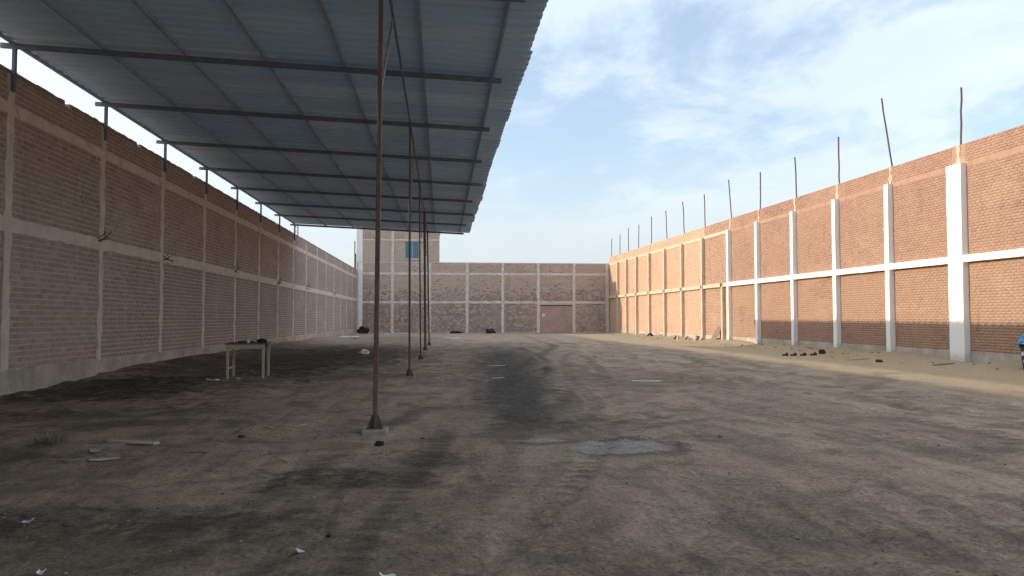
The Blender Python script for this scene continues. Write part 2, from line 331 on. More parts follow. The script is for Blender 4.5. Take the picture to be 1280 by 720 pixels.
gm = fast_mesh('ground', np.stack([GX, GY, GZ], -1).reshape(-1, 3), q, {'rut': RUTS.ravel(), 'band': np.clip(BAND, -1.3, 1.3).ravel()})
gm.polygons.foreach_set('use_smooth', np.ones(len(q), bool))
ground = bpy.data.objects.new('ground', gm); COL.objects.link(ground); tag(ground, 'dark trodden earth of the yard with tyre marks', kind='structure')

m = NT('yard earth'); P = m.sep(); X, Y = P[0], P[1]
warp = m.noise(0.55, 5, 0.6); fine = m.noise(2.2, 8, 0.7); streak = m.noise(1.0, 7, 0.65, vec=m.mapping(m.pos, (1.1, 0.22, 1), rot=(0, 0, 0.12)))
mid = m.noise(1.1, 7, 0.68, dist=0.4); grit = m.noise(26, 7, 0.8)
lines = m.noise(5.0, 5, 0.6, vec=m.mapping(m.pos, (1.0, 0.07, 1), rot=(0, 0, 0.16)), dist=0.3); lines2 = m.noise(4.0, 5, 0.6, vec=m.mapping(m.pos, (0.12, 1.0, 1), rot=(0, 0, -0.5)), dist=0.5)
c = m.mix(m.ramp(streak, 0.32, 0.68), (0.255, 0.192, 0.135, 1), (0.41, 0.313, 0.222, 1))
c = m.mix(m.ramp(fine, 0.45, 0.75, 0, 0.65), c, (0.45, 0.35, 0.25, 1))
c = m.mix(m.ramp(mid, 0.46, 0.66, 0, 0.8), c, (0.155, 0.124, 0.094, 1))
c = m.mix(m.ramp(lines, 0.52, 0.70, 0, 0.5), c, (0.14, 0.112, 0.085, 1)); c = m.mix(m.ramp(lines2, 0.55, 0.72, 0, 0.35), c, (0.42, 0.34, 0.245, 1))
c = m.mix(m.ramp(warp, 0.50, 0.68, 0, 0.5), c, (0.18, 0.146, 0.11, 1))
spk = m.noise(9, 7, 0.78, dist=0.5); c = m.mix(m.ramp(spk, 0.52, 0.70, 0, 0.75), c, (0.11, 0.09, 0.07, 1)); c = m.mix(m.ramp(spk, 0.28, 0.42, 0.5, 0), c, (0.46, 0.375, 0.28, 1))
c = m.mix(m.math('MULTIPLY', m.attr('band'), 0.6, clamp=True), c, (0.42, 0.335, 0.24, 1)); c = m.mix(m.math('MULTIPLY', m.attr('band'), -0.75, clamp=True), c, (0.13, 0.104, 0.077, 1))
c = m.mix(m.math('MULTIPLY', m.attr('rut'), 0.55, clamp=True), c, (0.43, 0.35, 0.26, 1)); c = m.mix(m.math('MULTIPLY', m.attr('rut'), -0.75, clamp=True), c, (0.12, 0.098, 0.075, 1))  # alternating light and dark tread bars, relief shading painted into the soil colour
# sandy, less trodden strip along the right wall
w1 = m.math('ADD', X, m.math('MULTIPLY', m.math('SUBTRACT', warp, 0.5), 7.0))
c = m.mix(m.ramp(w1, 10.5, 14.0, 0, 0.85), c, m.mix(fine, (0.33, 0.26, 0.165, 1), (0.48, 0.385, 0.25, 1)))
# pale earth at the back of the yard
w2 = m.math('ADD', Y, m.math('MULTIPLY', m.math('SUBTRACT', warp, 0.5), 30.0))
c = m.mix(m.ramp(w2, 46, 66, 0, 0.6), c, (0.34, 0.285, 0.21, 1))
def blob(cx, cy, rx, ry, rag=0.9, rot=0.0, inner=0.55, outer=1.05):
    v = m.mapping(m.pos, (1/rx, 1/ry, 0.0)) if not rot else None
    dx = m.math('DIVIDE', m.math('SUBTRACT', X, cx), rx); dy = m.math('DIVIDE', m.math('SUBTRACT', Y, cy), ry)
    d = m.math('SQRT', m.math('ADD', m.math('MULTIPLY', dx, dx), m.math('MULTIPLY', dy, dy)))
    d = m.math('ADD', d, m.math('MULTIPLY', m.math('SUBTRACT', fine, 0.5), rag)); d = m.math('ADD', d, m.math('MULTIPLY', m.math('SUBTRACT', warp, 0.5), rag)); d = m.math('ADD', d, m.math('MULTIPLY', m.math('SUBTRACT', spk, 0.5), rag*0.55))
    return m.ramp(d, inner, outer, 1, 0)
black = (0.055, 0.052, 0.05, 1)
# coal-black spill down the middle
dxs = m.math('ABSOLUTE', m.math('DIVIDE', m.math('SUBTRACT', X, m.math('ADD', 0.62, m.math('MULTIPLY', Y, 0.066))), m.math('ADD', 0.35, m.math('MULTIPLY', Y, 0.046))))
dxs = m.math('ADD', dxs, m.math('MULTIPLY', m.math('SUBTRACT', fine, 0.5), 1.6))
dxs = m.math('ADD', dxs, m.math('MULTIPLY', m.math('SUBTRACT', mid, 0.5), 1.8))
sp = m.math('MULTIPLY', m.ramp(dxs, 0.15, 1.35, 1, 0), m.math('MULTIPLY', m.ramp(Y, 9.8, 12.0), m.ramp(Y, 30, 55, 1, 0)))
c = m.mix(m.math('MULTIPLY', sp, m.ramp(spk, 0.3, 0.6, 0.65, 0.92)), c, black)
# dark earth under the canopy along the left wall, and dark patches nearer
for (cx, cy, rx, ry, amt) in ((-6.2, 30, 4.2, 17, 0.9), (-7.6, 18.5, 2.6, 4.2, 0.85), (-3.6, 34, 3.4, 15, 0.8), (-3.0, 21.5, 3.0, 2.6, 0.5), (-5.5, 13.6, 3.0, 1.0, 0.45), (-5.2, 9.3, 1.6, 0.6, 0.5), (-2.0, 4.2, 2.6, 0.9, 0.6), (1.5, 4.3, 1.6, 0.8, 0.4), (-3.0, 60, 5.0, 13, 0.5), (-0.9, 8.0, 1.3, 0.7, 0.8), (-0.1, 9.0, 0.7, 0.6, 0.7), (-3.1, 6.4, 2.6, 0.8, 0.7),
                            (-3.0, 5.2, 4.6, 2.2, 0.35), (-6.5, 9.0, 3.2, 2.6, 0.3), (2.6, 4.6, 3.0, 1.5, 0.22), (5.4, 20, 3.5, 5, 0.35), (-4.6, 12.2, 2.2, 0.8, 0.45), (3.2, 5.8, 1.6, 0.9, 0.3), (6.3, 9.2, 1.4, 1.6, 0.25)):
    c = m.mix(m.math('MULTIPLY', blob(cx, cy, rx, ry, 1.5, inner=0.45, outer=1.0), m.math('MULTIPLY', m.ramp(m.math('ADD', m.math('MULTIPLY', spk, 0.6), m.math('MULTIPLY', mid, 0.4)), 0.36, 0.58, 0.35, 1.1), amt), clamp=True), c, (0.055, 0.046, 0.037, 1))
# dried, still damp patch; pale sky sheen painted into its crust colour
e1 = blob(2.18, 9.45, 0.80, 0.66, 0.6, inner=0.72, outer=0.95); e2 = blob(1.30, 10.12, 0.52, 0.24, 0.6, inner=0.6, outer=0.95)
wet = m.math('MAXIMUM', e1, e2); rim = m.math('MAXIMUM', blob(2.25, 9.45, 0.86, 0.76, 0.75, inner=0.75, outer=1.05), blob(1.45, 10.0, 0.8, 0.35, 0.9, inner=0.6, outer=1.0))
c = m.mix(m.math('MULTIPLY', rim, 0.55), c, (0.05, 0.048, 0.045, 1))
crust = m.noise(3.2, 8, 0.75, vec=m.mapping(m.pos, (1, 3.2, 1)), dist=0.8)
c = m.mix(m.math('MULTIPLY', wet, m.ramp(crust, 0.36, 0.62, 0.0, 0.85)), c, (0.38, 0.355, 0.325, 1))
c = m.mix(0.5, c, m.mix(m.ramp(grit, 0.3, 0.7), (0.0, 0.0, 0.0, 1), (1, 1, 1, 1)), 'SOFT_LIGHT')
m.bump(m.math('ADD', m.math('MULTIPLY', m.noise(7, 6, 0.7), 2.0), m.math('ADD', m.math('MULTIPLY', grit, 0.8), m.math('MULTIPLY', m.noise(90, 3), 0.4))), 0.8, 0.03)
rough = m.math('SUBTRACT', 0.95, m.math('MULTIPLY', wet, m.ramp(crust, 0.3, 0.6, 0.55, 0.25)))
gm.materials.append(m.done(c, rough)); m.b.inputs['Specular IOR Level'].default_value = 0.15

# loose clods and gravel: one uncountable mass
def clods(n, name, xr, yr, smin, smax, pw, seed, label):
    r = np.random.default_rng(seed); yy = yr[0] + (yr[1]-yr[0])*r.random(n)**pw; xx = xr[0]+(xr[1]-xr[0])*r.random(n)
    cl = vnoise(xx/1.3+60, yy/1.3+60, 21) + 0.6*r.random(n); k = cl > 0.15; xx, yy = xx[k], yy[k]; n = len(xx)
    s = smin + (smax-smin)*r.random(n)**4; zz = ground_z(xx, yy)
    base = np.array([(1,0,0),(0,1,0),(-1,0,0),(0,-1,0),(0,0,1),(0,0,-1)], float)
    v = base[None]*s[:, None, None]*(0.55+0.9*r.random((n, 6, 1))); v[:, :, 2] *= 0.65
    a = r.random(n)*6.28; ca, sa = np.cos(a)[:, None], np.sin(a)[:, None]
    vx = v[:, :, 0]*ca - v[:, :, 1]*sa; vy = v[:, :, 0]*sa + v[:, :, 1]*ca; v[:, :, 0] = vx; v[:, :, 1] = vy
    v[:, :, 0] += xx[:, None]; v[:, :, 1] += yy[:, None]; v[:, :, 2] += (zz + s*0.15)[:, None]
    tri = np.array([(0,1,4),(1,2,4),(2,3,4),(3,0,4),(1,0,5),(2,1,5),(3,2,5),(0,3,5)])
    f = (tri[None] + (np.arange(n)*6)[:, None, None]).reshape(-1, 3)
    me = fast_mesh(name, v.reshape(-1, 3), f, {'rnd': np.repeat(r.random(n), 6)})
    o = bpy.data.objects.new(name, me); COL.objects.link(o); me.materials.append(M['pebble']); tag(o, label, 'gravel', kind='stuff')
clods(8000, 'loose_clods', (-8.5, 13), (3.2, 26), 0.004, 0.019, 1.6, 5, 'small clods and grit scattered over the bare earth')
clods(1500, 'wall_rubble', (16.6, 19.0), (20, 83), 0.012, 0.07, 1.0, 6, 'small rubble scattered along the foot of the red brick wall')

# ------------------------------------------------------------------ brick walls
class Frame:
    def __init__(s, p0, d, n, zs=lambda u: 1.0):
        s.p0 = np.array(p0, float); d = np.array(d, float); s.d = d/np.linalg.norm(d); n = np.array(n, float); s.n = n/np.linalg.norm(n); s.zs = zs
    def pt(s, u, z, o):
        p = s.p0 + s.d*u + s.n*o; return (p[0], p[1], z*s.zs(u) if z > 0 else z)
def panel_bricks(panels, L, h, j, seed, proud=0.010):
    """panels: (u0,u1,z0,z1,hue,dkfun) -> list of (u0,u1,z0,z1,proud,rnd,hue,dk)"""
    r = random.Random(seed); res = []
    for (u0, u1, z0, z1, hue, dkf) in panels:
        zones = []        # each bay was laid and weathered on its own: patches of burnt, limed or odd-batch bricks
        for _ in range(r.choice((1, 2, 2, 3))):
            zones.append((r.uniform(u0, u1), r.uniform(z0, z1), r.uniform(0.4, 1.9), r.uniform(0.2, 0.8), r.choice(('dark', 'lime', 'lime', 'batch')), r.uniform(0.35, 0.9)))
        rows = max(1, round((z1-z0)/h)); hh = (z1-z0)/rows
        for i in range(rows):
            za = z0 + i*hh; off = -(L*0.5 if i % 2 else 0) - r.random()*0.05*L; u = u0+off
            while u < u1:
                a = max(u, u0) + j/2; b = min(u+L, u1) - j/2
                if b-a > 0.05:
                    wob = 0.005; lime = 0.0; dkz = 0.0; hz_ = hue
                    for (cu, cz, ru, rz, kd, st_) in zones:
                        dd = ((a+b)/2-cu)**2/ru**2 + (za+hh/2-cz)**2/rz**2
                        if dd < 1.0 + r.uniform(-0.5, 0.4):
                            if kd == 'dark' and r.random() < 0.75: dkz = st_*r.uniform(0.3, 0.8)
                            elif kd == 'lime' and r.random() < 0.8: lime = st_*r.uniform(0.3, 0.9)
                            elif kd == 'batch': hz_ = min(1.0, hue+st_*0.6)
                    res.append((a + r.uniform(-wob, wob), b + r.uniform(-wob, wob), za+j/2+r.uniform(-wob, wob), za+hh-j/2+r.uniform(-wob, wob),
                                proud*(1+r.uniform(-0.4, 0.6)), r.random(), hz_, max(dkz, dkf((a+b)/2, (za+hh/2), r)), lime))
                u += L*(1 + r.uniform(-0.03, 0.03))
    return res
def bricks_mesh(name, F, B, mat, parent, back=-0.01):
    n = len(B); A = np.array(B); u0, u1, z0, z1, pr = A[:, 0], A[:, 1], A[:, 2], A[:, 3], A[:, 4]
    um = (u0+u1)/2; zs = np.array([F.zs(u) for u in um])
    V = np.zeros((n, 8, 3)); ch = 0.004
    def P(u, z, o): return np.stack([F.p0[0]+F.d[0]*u+F.n[0]*o, F.p0[1]+F.d[1]*u+F.n[1]*o, z*zs], -1)
    bk = np.full(n, back)
    for k, (u, z, o) in enumerate(((u0, z0, bk), (u1, z0, bk), (u1, z1, bk), (u0, z1, bk), (u0+ch, z0+ch, pr), (u1-ch, z0+ch, pr), (u1-ch, z1-ch, pr), (u0+ch, z1-ch, pr))):
        V[:, k] = P(u, z, o)
    quad = np.array([(4,5,6,7), (0,1,5,4), (1,2,6,5), (2,3,7,6), (3,0,4,7)])
    if np.cross(F.d[:2], F.n[:2]) > 0: quad = quad[:, ::-1]
    f = (quad[None] + (np.arange(n)*8)[:, None, None]).reshape(-1, 4)
    me = fast_mesh(name, V.reshape(-1, 3), f, {'rnd': np.repeat(A[:, 5], 8), 'hue': np.repeat(A[:, 6], 8), 'dk': np.repeat(A[:, 7], 8), 'lime': np.repeat(A[:, 8], 8)})
    o = bpy.data.objects.new(name, me); COL.objects.link(o); me.materials.append(M[mat]); keep(o, parent); o['kind'] = 'stuff'
    return o
def cast_bar(name, F, u0, u1, z0, z1, o0, o1, mat, parent, axis='z', wob=0.008, step=0.45, seed=None):
    """a cast concrete member in wall coordinates with slightly uneven arrises"""
    r = random.Random(seed if seed is not None else int(abs(u0*131+z0*17)*10)); mb = MB()
    ext = (z1-z0) if axis == 'z' else (u1-u0); n = max(2, int(ext/step)+1); rings = []
    for i in range(n+1):
        t = i/n; w = lambda: r.uniform(-wob, wob)
        if axis == 'z':
            zz_ = z0+(z1-z0)*t; ring = [(u0+w(), zz_, o0), (u1+w(), zz_, o0), (u1+w(), zz_, o1+w()), (u0+w(), zz_, o1+w())]
        else:
            uu = u0+(u1-u0)*t; ring = [(uu, z0+w(), o0), (uu, z1+w(), o0), (uu, z1+w(), o1+w()), (uu, z0+w(), o1+w())]
        b = len(mb.v); mb.v += [F.pt(*p) for p in ring]; rings.append(b)
    for a, b in zip(rings[:-1], rings[1:]):
        for k in range(4): mb.f.append((a+k, a+(k+1) % 4, b+(k+1) % 4, b+k))
    mb.f.append(tuple(rings[0]+k for k in range(4))); mb.f.append(tuple(rings[-1]+k for k in range(4)))
    o = mb.build(name, mat, None); keep(o, parent); return o
def slab(name, F, u0, u1, z0, z1, o0, o1, mat, parent):
    mb = MB(); mb.hexa([F.pt(u0, z0, o0), F.pt(u1, z0, o0), F.pt(u1, z0, o1), F.pt(u0, z0, o1), F.pt(u0, z1, o0), F.pt(u1, z1, o0), F.pt(u1, z1, o1), F.pt(u0, z1, o1)])
    o = mb.build(name, mat, None); keep(o, parent); return o
none = lambda u, z, r: 0.0

# ---- left wall
LF = Frame((-9.2, 0, 0), (0, 1, 0), (1, 0, 0))
lw = empty('brick_wall', (-9.2, 38, 0)); tag(lw, 'long shaded brown brick wall with grey concrete columns behind the workbench', 'wall')
LC = [17.0+4.47*k for k in range(-6, 16)]; LEND = 84.0; LSTART = -10.3
slab('mortar_core', LF, LSTART, LEND, -0.4, 6.80, -0.24, 0.0, 'mortar_left', lw)
cast_bar('plinth', LF, LSTART, LEND, -0.4, 0.50, -0.05, 0.035, 'plinth', lw, 'u', 0.03, 0.35)
cw = 0.135; pan = []
def left_dk(u, z, r):
    if 39.5 < u < 43.7 and 1.4 < z < 3.5: return 1.0 if r.random() < 0.55 else 0.25
    v = 0.5+0.5*math.sin(u*0.9+z*1.7)*math.sin(z*2.1-u*0.35)
    p = 0.12 + 0.7*(1.0 < z < 2.1)*v + 0.5*(2.3 < z < 3.4)*v
    return (0.35+0.5*r.random()) if r.random() < p else 0.0
edges = [LSTART] + LC + [LEND]
for a, b in zip(edges[:-1], edges[1:]):
    a2, b2 = a+cw, b-cw
    if b2-a2 < 0.2: continue
    for z0, z1 in ((0.51, 3.44), (3.76, 5.94), (6.21, 6.79)):
        pan.append((a2, b2, z0, z1, (random.uniform(0.4, 0.9) if z0 < 1 else random.uniform(0, 0.35)), left_dk))
LB = panel_bricks(pan, 0.285, 0.128, 0.030, 3, 0.006)
# the bay nearest the yard's open end shows its bricks largest: 300 of them singly
near = [b for b in LB if 17.0 < b[0] < 21.4 and 0.5 < b[2] < 3.45]
near.sort(key=lambda b: b[0]+abs(b[2]-1.6)*0.35); single = near[:300]; ss = set(map(id, single))
bricks_mesh('brick_courses', LF, [b for b in LB if id(b) not in ss], 'brick_left', lw)
variants = []
for k in range(12):
    mb = MB(); mb.box(-0.5, 0.5, -0.012, 0.007, -0.5, 0.5)
    me = bpy.data.meshes.new('brick'); me.from_pydata(mb.v, [], mb.f)
    for nme, val in (('rnd', (k % 6)/5), ('hue', 0.65), ('dk', 0.55 if k >= 8 else 0.0), ('lime', 0.5 if k in (1, 4, 9) else 0.0)):
        at = me.attributes.new(nme, 'FLOAT', 'POINT'); at.data.foreach_set('value', np.full(8, val, np.float32))
    me.materials.append(M['brick_left']); bm = bmesh.new(); bm.from_mesh(me); bmesh.ops.recalc_face_normals(bm, faces=bm.faces); bm.to_mesh(me); bm.free(); variants.append(me)
for b in single:
    k = (random.randrange(8, 12) if b[7] > 0.2 else random.randrange(8))
    o = bpy.data.objects.new('brick', variants[k]); COL.objects.link(o); o.parent = lw
    o.scale = (b[1]-b[0], 1, b[3]-b[2]); o.rotation_euler = (0, 0, -math.pi/2)
    o.location = Vector((-9.2+b[4]-0.008, (b[0]+b[1])/2, (b[2]+b[3])/2)) - lw.location
for i, u in enumerate(LC):
    cast_bar('column', LF, u-cw, u+cw, 0.45, 6.82, -0.25, 0.022, 'concrete', lw, 'z', 0.02, 0.22, seed=i)
for k, (z0, z1) in enumerate(((3.45, 3.75), (5.95, 6.20))):
    for a, b in zip(edges[:-1], edges[1:]):
        if b-a > 0.3: cast_bar('ring_beam', LF, a+cw-0.01, b-cw+0.01, z0, z1, -0.245, 0.030 if k == 0 else 0.014, 'concrete', lw, 'u', 0.022, 0.28, seed=int(a*10)+k)
top = []; r_ = random.Random(11); u = LSTART   # uneven top course
mb = MB()
while u < LEND-0.3:
    L = 0.26; h = 0.115+r_.uniform(-0.012, 0.012)
    if r_.random() < 0.93: mb.hexa([LF.pt(u+dx, 6.803+dz, oo) for dz in (0, h) for dx, oo in ((0.008, -0.235), (L-0.008, -0.235), (L-0.008, 0.006), (0.008, 0.006))])
    u += L
tc_ = mb.build('top_course', 'brick_left', None); keep(tc_, lw); tc_['kind'] = 'stuff'
for u, z in ((21.3, 3.75), (26.1, 3.55), (34.8, 3.75), (43.6, 3.5), (52.9, 3.75), (66, 3.7)):    # tufts of cut reinforcement
    mb = MB()
    for k in range(5):
        a = Vector((-9.19, u+random.uniform(-0.1, 0.1), z+random.uniform(-0.1, 0.1))); b = a+Vector((random.uniform(0.12, 0.3), random.uniform(-0.18, 0.18), random.uniform(-0.2, 0.32)))
        mb.tube([a, (a+b)/2+Vector((0.05, 0.02, 0)), b], 0.012, 5)
    keep(mb.build('reinforcement_stub', 'rust', None), lw)
for u, h in ((82.6, 9.9), (83.2, 8.6)):
    mb = MB(); mb.tube([(-9.3, u, 6.7), (-9.3, u, h)], 0.06 if h > 9 else 0.09, 6); keep(mb.build('pole', 'rust', None), lw)

# ---- right wall
RD = np.array((-0.0095, 1.0)); RD /= np.linalg.norm(RD)
RF = Frame((19.597, 0, 0), (RD[0], RD[1], 0), (-RD[1], RD[0], 0), lambda u: 1+0.0008*(u-26))
rw = empty('brick_wall', (19.3, 45, 0)); tag(rw, 'sunlit red brick wall with white painted columns and rods rising from its top', 'wall')
R0, R1 = 8.0, 84.3
slab('mortar_core', RF, R0, 26, -0.4, 8.10, -0.24, 0.0, 'mortar_right', rw); slab('mortar_core', RF, 26, 49.0, -0.4, 8.10, -0.24, 0.0, 'mortar_right', rw); slab('mortar_core', RF, 49.0, R1, -0.4, 8.10, -0.24, 0.0, 'mortar_pale', rw)
cast_bar('plinth', RF, R0, R1, -0.4, 0.40, -0.05, 0.03, 'plinth', rw, 'u', 0.012, 0.6)
WHITE = [9.0, 13.4, 17.8, 22.2, 26.7, 31.0, 35.35, 39.75, 44.4, 48.9]; PLAIN = [53.85, 58.5, 63.05, 67.7, 72.1, 75.9, 79.6]
def wid(u): return 0.40 if abs(u-26.7) < 0.1 else 0.15
pan = []; ed = [R0] + WHITE + PLAIN + [R1]
def right_dk(u, z, r): return 0.5*r.random() if r.random() < (0.05 if z > 1.6 else 0.10) else 0.0
for a, b in zip(ed[:-1], ed[1:]):
    a2, b2 = a+wid(a)-0.05, b-wid(b)+0.05
    lowhue = 0.75 if a < 49 else 0.3
    for z0, z1, hue in ((0.41, 3.66, lowhue+random.uniform(-0.3, 0.15)), (3.94, 7.20, random.uniform(0, 0.3)), (7.42, 8.10, random.uniform(0, 0.2))):
        pan.append((a2, b2, z0, z1, hue, right_dk))
bricks_mesh('brick_courses', RF, panel_bricks([p for p in pan if p[0] < 49.2], 0.255, 0.102, 0.013, 4, 0.007), 'brick_right', rw)
bricks_mesh('brick_courses', RF, panel_bricks([p for p in pan if p[0] >= 49.2], 0.255, 0.102, 0.013, 8, 0.007), 'brick_pale', rw)
for i, u in enumerate(WHITE): cast_bar('column', RF, u-wid(u), u+wid(u), -0.3, 7.36, -0.2, 0.24, 'white', rw, 'z', 0.006, 0.5, seed=100+i)['label'] = 'white painted column'
for i, u in enumerate(PLAIN): cast_bar('column', RF, u-0.15, u+0.15, -0.3, 7.30, -0.2, 0.24, 'concrete_tan', rw, 'z', 0.010, 0.5, seed=120+i)
cast_bar('column', RF, 50.0-0.13, 50.0+0.13, -0.3, 3.95, -0.2, 0.22, 'concrete_tan', rw, 'z', 0.012, 0.5, seed=140)['label'] = 'short unpainted column'
for i, (a, b) in enumerate(zip(ed[:-1], ed[1:])):
    w = a < 48.8
    cast_bar('ring_beam', RF, a+wid(a)-0.01, b-wid(b)+0.01, 3.67, 3.93, -0.2, 0.215 if w else 0.18, 'white' if w else 'concrete_tan', rw, 'u', 0.006, 0.5, seed=150+i)
    cast_bar('ring_beam', RF, a+wid(a)-0.01, b-wid(b)+0.01, 7.20, 7.42, -0.23, 0.011 if w else 0.035, 'band_right' if w else 'concrete_tan', rw, 'u', 0.008, 0.5, seed=180+i)
for i, u in enumerate(WHITE[3:]+PLAIN):      # ragged concrete key between column and wall top
    cast_bar('column_head', RF, u-0.09, u+0.09, 7.36, 8.08, -0.2, 0.022, 'mortar_pale', rw, 'z', 0.03, 0.12, seed=200+i)
for i, u in enumerate(PLAIN+[50.0]):         # dark blocks in place of square holes, hole shade in their colour
    mb = MB(); mb.hexa([RF.pt(u+0.06+dx, 3.80+dz, oo) for dz in (-0.11, 0.11) for dx, oo in ((-0.10, 0.1), (0.12, 0.1), (0.12, 0.262), (-0.10, 0.262))])
    keep(mb.build('dark_hole_block', 'char', None), rw)
tops = {26.7: 10.3, 31.0: 11.3, 35.35: 10.5, 39.75: 10.45, 44.4: 10.5, 48.9: 10.9, 53.85: 10.7, 58.5: 10.9, 63.05: 10.8, 67.7: 10.9, 72.1: 10.7, 75.9: 10.8, 79.6: 10.55, 83.4: 10.5, 22.2: 10.6}
for i, (u, h) in enumerate(tops.items()):
    lean = {31.0: 0.33, 48.9: 0.18, 58.5: 0.14, 63.05: 0.1}.get(u, random.uniform(-0.05, 0.08)); p = []
    for k in range(6):
        t = k/5; z = 8.02*RF.zs(u) + (h-8.02*RF.zs(u))*t; q_ = RF.pt(u + lean*1.6*t + random.uniform(-0.015, 0.015), 1, -0.11+random.uniform(-0.015, 0.015)); p.append((q_[0]-lean*0.35*t, q_[1], z))
    mb = MB(); mb.tube(p, 0.036, 6); keep(mb.build('rod', 'rust', None), rw)

# ---- back wall
BF = Frame((0, 84, 0), (1, 0, 0), (0, -1, 0))
bw = empty('brick_wall', (5, 84, 0)); tag(bw, 'shaded end wall of brick panels with a red brown shutter set in it', 'wall')
BC = [-8.75, -5.36, -1.31, 2.81, 6.76, 10.73, 14.75, 18.5]; B0, B1 = -9.2, 18.75
slab('mortar_core', BF, B0, 10.93, -0.4, 7.72, -0.24, 0.0, 'mortar_back', bw); slab('mortar_core', BF, 10.93, 14.55, 3.12, 7.72, -0.24, 0.0, 'mortar_back', bw); slab('mortar_core', BF, 14.55, B1, -0.4, 7.72, -0.24, 0.0, 'mortar_back', bw)
def back_dk(u, z, r):
    lim = 1.0 if z < 3.2 else (0.9 if z < 4.3 + 0.35*math.sin(u*1.3) else (0.35 if z < 5.0 else 0.05))
    if u > 15 and z < 3.2: lim = 0.55
    return (0.5+0.5*r.random()) if r.random() < lim*0.8 else 0.0
pan = []
for a, b in zip(BC[:-1], BC[1:]):
    for z0, z1 in ((0.05, 3.24), (3.51, 6.39), (6.66, 7.70)):
        if 10 < a < 11 and z0 < 1: continue
        pan.append((a+0.13, b-0.13, z0, z1, 0.35 if a < 0 else 0.1, back_dk))
bricks_mesh('brick_courses', BF, panel_bricks(pan, 0.29, 0.13, 0.03, 5), 'brick_back', bw)
for i, u in enumerate(BC): cast_bar('column', BF, u-(0.16 if i else 0.3), u+0.16, -0.3, 7.73, -0.25, 0.03, 'concrete_pale' if i else 'white', bw, 'z', 0.025, 0.25, seed=300+i)
for i, (a, b) in enumerate(zip(BC[:-1], BC[1:])):
    for k, (z0, z1) in enumerate(((3.25, 3.50), (6.40, 6.65))): cast_bar('ring_beam', BF, a+0.13, b-0.13, z0, z1, -0.245, 0.024, 'concrete_pale', bw, 'u', 0.03, 0.3, seed=320+i*2+k)
slab('coping', BF, B0, B1, 7.72, 7.78, -0.25, 0.01, 'concrete', bw)
gate = slab('shutter', BF, 10.94, 14.54, -0.2, 3.0, -0.16, -0.10, 'gate', bw)
for k in range(23):
    z0 = 0.02+k*0.128; o = slab('slat', BF, 10.95, 14.53, z0, z0+0.118, -0.101, -0.075, 'gate', gate); o.matrix_parent_inverse = Matrix.Translation((0, 0, 0)); o.parent = gate
    o.matrix_parent_inverse = gate.matrix_parent_inverse.inverted() @ Matrix.Translation(-Vector(bw.location)) if False else Matrix.Identity(4)
mb = MB(); pts = []
for k in range(14): t = 2*math.pi*k/14; pts.append((11.3+0.15*math.cos(t), 0, 1.96+0.17*math.sin(t)))
b = len(mb.v); mb.v += [(x, 84.055, z) for x, _, z in pts] + [(x, 84.085, z) for x, _, z in pts]
mb.f = [tuple(range(14)), tuple(range(14, 28))] + [(k, (k+1) % 14, 14+(k+1) % 14, 14+k) for k in range(14)]
o = mb.build('round_plate', 'paper', None); o.parent = gate
mb = MB(); mb.hexa([BF.pt(x, z, oo) for z in (3.0, 3.12) for x, oo in ((10.94, -0.2), (14.54, -0.2), (14.54, -0.05), (10.94, -0.05))]); keep(mb.build('lintel', 'rust', None), bw)

# ---- tall building behind the end wall
TF = Frame((0, 84.02, 0), (1, 0, 0), (0, -1, 0)); tb = empty('brick_building', (-4.8, 88, 0)); tag(tb, 'tall pale brick building with a blue glazed window above the end wall', 'building')
mb = MB()
for (x0, x1, z0, z1) in ((-9.3, -0.27, 0, 7.9), (-9.3, -4.1, 7.9, 10.2), (-2.45, -0.27, 7.9, 10.2), (-9.3, -0.27, 10.2, 11.6)): mb.box(x0, x1, 84.27, 84.5, z0, z1)
mb.box(-9.3, -9.06, 84.5, 92, 0, 11.6); mb.box(-0.51, -0.27, 84.5, 92, 0, 11.6); mb.box(-9.3, -0.27, 92, 92.24, 0, 11.6)
mb2 = MB()
for (x0, x1, z0, z1) in ((-9.25, -4.07, 7.79, 11.55), (-2.43, -0.29, 7.79, 11.55), (-4.07, -2.43, 7.79, 8.13), (-4.07, -2.43, 10.06, 11.55)): mb2.box(x0, x1, 84.03, 84.27, z0, z1)
keep(mb.build('wall', 'mortar_back', None), tb); keep(mb2.build('front_core', 'mortar_back', None), tb)
pan = []
for a, b in ((-8.60, -5.52), (-5.20, -4.10), (-2.40, -0.28)):
    for z0, z1 in ((7.80, 10.12), (10.32, 11.54)): pan.append((a, b, z0, z1, 0.8, none))
pan += [(-4.10, -2.40, 7.80, 8.10, 0.8, none), (-4.10, -2.40, 10.32, 11.54, 0.8, none)]
bricks_mesh('brick_courses', Frame((0, 84.03, 0), (1, 0, 0), (0, -1, 0)), panel_bricks(pan, 0.27, 0.11, 0.02, 6), 'brick_back', tb)
F2 = Frame((0, 84.03, 0), (1, 0, 0), (0, -1, 0))
cast_bar('column', F2, -9.28, -8.62, 7.79, 11.58, -0.2, 0.05, 'white', tb, 'z', 0.01, 0.5, seed=401); cast_bar('column', F2, -5.52, -5.20, 7.79, 11.58, -0.2, 0.04, 'concrete_pale', tb, 'z', 0.012, 0.5, seed=402)
for a, b in ((-8.60, -5.53), (-5.19, -0.28)): cast_bar('ring_beam', F2, a, b, 10.13, 10.31, -0.2, 0.03, 'concrete_pale', tb, 'u', 0.012, 0.5, seed=int(-a*10))
slab('roof_slab', F2, -9.4, -0.2, 11.58, 11.75, -8.2, 0.06, 'concrete', tb)
win = empty('window', (0, 0, 0)); mb = MB()
